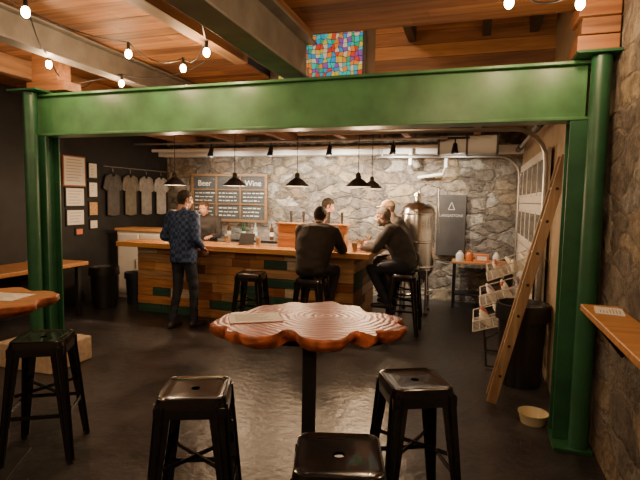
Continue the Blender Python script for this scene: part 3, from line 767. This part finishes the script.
def frame(y, z, w, h, mm=M_paper, fr=M_blackmatt):
    p = E('framed_certificate', (XL+.012, y, z)); b = B()
    b.box((-.01, -w/2, -h/2), (.01, w/2, h/2), fr); b.box((.01, -w/2+.02, -h/2+.02), (.013, w/2-.02, h/2-.02), mm)
    k = h/2-.06
    while k > -h/2+.05: b.box((.013, -w/2+.06, k-.006), (.014, w/2-.06-random.uniform(0, .08), k+.004), M_greyink); k -= .045
    b.done('frame', p)
frame(5.93, 2.02, .44, .46, fr=PL[2]); frame(5.93, 1.63, .38, .30); frame(5.93, 1.32, .36, .26); frame(6.30, 2.05, .2, .26); frame(6.30, 1.75, .2, .26); frame(6.30, 1.45, .2, .24, PL[7]); frame(6.0, 1.10, .16, .12, mat('orange_sticker', (.7, .2, .08), .6)); frame(6.30, 1.2, .18, .16)

def tshirt(y, c):
    p = E('hanging_t_shirt', (XL+.05, y, 2.02)); b = B()
    half = [(.06, .0), (.09, .0), (.20, -.04), (.27, -.24), (.18, -.28), (.155, -.20), (.16, -.68), (0, -.70)]
    pts = half+[(-x, z) for x, z in reversed(half[:-1])]+[(-.03, -.035), (0, -.05), (.03, -.035)]
    b.prism([V((0, x*.85, z)) for x, z in pts], (.03, 0, 0), c); b.done('shirt', p, bevel=.008)
    b = B(); b.tube([(.015, -.16, -.05), (.015, 0, .03), (.015, .16, -.05)], .006, M_blackmatt); b.tube([(.015, 0, .03), (.015, 0, .09), (-.02, 0, .11)], .004, M_galv); b.done('hanger', p)
for y, c in ((6.70, (.07, .07, .07)), (7.13, (.15, .14, .115)), (7.56, (.27, .265, .25)), (8.0, (.42, .41, .40))): tshirt(y, cloth('shirt_%d' % int(y*100), c))
b = B(); b.tube([(XL+.045, 6.5, 2.14), (XL+.045, 8.2, 2.14)], .01, M_galv)
b.done('garment_rail')

def bin_(loc, r, h, m):
    p = E('trash_can', loc); b = B()
    b.lathe([(.001, 0), (r*.82, 0), (r*.97, h*.9), (r*1.05, h*.9), (r*1.06, h*.95), (r*.98, h*.97), (r*.95, h*.96), (r*.8, .05), (.001, .05)], (0, 0, 0), m, 28)
    b.done('body', p, smooth=True)
    b = B(); b.lathe([(r*1.09, h*.80), (r*1.075, h*.93), (r*1.06, h*.985), (r*.97, h*.985), (r*.92, h*.93)], (0, 0, 0), m, 28); b.done('liner_bag', p, smooth=True)
bin_((-5.2, 5.85, 0), .2, .62, M_plast); bin_((-4.95, 6.25, 0), .16, .5, mat('navy_plastic', (.012, .018, .035), .4))
bin_((.46, 4.72, 0), .215, .76, M_plast)

p = E('wooden_ladder', (0, 0, 0)); b = B()
A0, A1 = V((.20, 4.10, 0.005)), V((.655, 4.10, 2.02)); off = V((0, .17, 0))
for o_ in (V((0, 0, 0)), off): b.bar(A0+o_+V((0, 0, .02)), A1+o_, .03, .075, M_ladder, (1, 0, -.2))
for k in range(1, 8):
    q = A0.lerp(A1, k/8); b.bar(q, q+off, .06, .022, M_ladder)
    b.cyl(q-V((0, .020, 0)), q-V((0, .010, 0)), .012, .012, M_blackmatt, 8)
b.done('stiles_and_rungs', p, bevel=.003)

p = E('snack_basket_rack', (.38, 5.32, 0), 0); b = B()
for y in (-.28, .28):
    b.tube([(.2, y, .02), (.2, y, 1.15)], .010, M_blackmatt); b.tube([(-.2, y, .02), (.2, y, .02)], .010, M_blackmatt); b.tube([(-.22, y, .30), (.2, y, .55)], .008, M_blackmatt)
    b.tube([(-.20, y, .02), (-.22, y, .32)], .01, M_blackmatt)
bagc = [mat('bag_%d' % i, c, .35) for i, c in enumerate([(.75, .7, .6), (.6, .14, .07), (.75, .6, .15), (.15, .4, .15), (.8, .78, .72), (.3, .3, .5)])]
for k, z in enumerate((.36, .62, .88)):
    x0, x1 = -.34+k*.06, .18; dz = .17
    for i in range(9):
        t = i/8; xx = x0+(x1-x0)*t; b.tube([(xx, -.29, z+dz*t), (xx, .29, z+dz*t)], .0035, M_white, 5)
    for j in range(11):
        yy = -.29+.58*j/10; b.tube([(x0, yy, z+.10), (x0, yy, z), (x1, yy, z+dz), (x1, yy, z+dz+.08)], .0035, M_white, 5)
    for s_ in (0, .1): b.tube([(x0, -.29, z+s_), (x0, .29, z+s_), (x1, .29, z+dz+s_), (x1, -.29, z+dz+s_), (x0, -.29, z+s_)], .006, M_white, 6)
b.done('wire_baskets', p, smooth=True)
b = B()
for k, z in enumerate((.36, .62, .88)):
    for i in range(4):
        for j in range(3):
            c = V((-.22+k*.05+j*.14, -.20+i*.135, z+.09+j*.05)); R = Matrix.Rotation(random.uniform(-.4, .4)-.5, 3, 'Y')
            b.sph(c, (.03, .060, .085), random.choices(bagc, (5, 1, 2, 1, 5, 1))[0], 12, R)
b.done('snack_bags', p, smooth=True)

b = B(); b.lathe([(.001, 0), (.085, 0), (.105, .075), (.11, .08), (.102, .078), (.08, .012), (.001, .012)], (0, 0, 0), mat('cream_ceramic', (.62, .54, .34), .35), 32); b.done('pet_bowl', loc=(.49, 3.88, 0), smooth=True)

# ---------------------------------------------------------------- world + camera
w = bpy.data.worlds.new('World'); scene.world = w; w.use_nodes = True
w.node_tree.nodes['Background'].inputs[0].default_value = (.02, .025, .04, 1); w.node_tree.nodes['Background'].inputs[1].default_value = .3
cam = bpy.data.cameras.new('camera'); co = bpy.data.objects.new('camera', cam); COL.objects.link(co); scene.camera = co
cam.sensor_width = 36; cam.lens = 27.3; cam.clip_start = .05
MX = Matrix.Rotation(math.radians(17.5), 4, 'Z') @ Matrix.Rotation(math.radians(90-4.715), 4, 'X') @ Matrix.Rotation(math.radians(1.0), 4, 'Z')
MX.translation = (0, 0, 1.65); co.matrix_world = MX
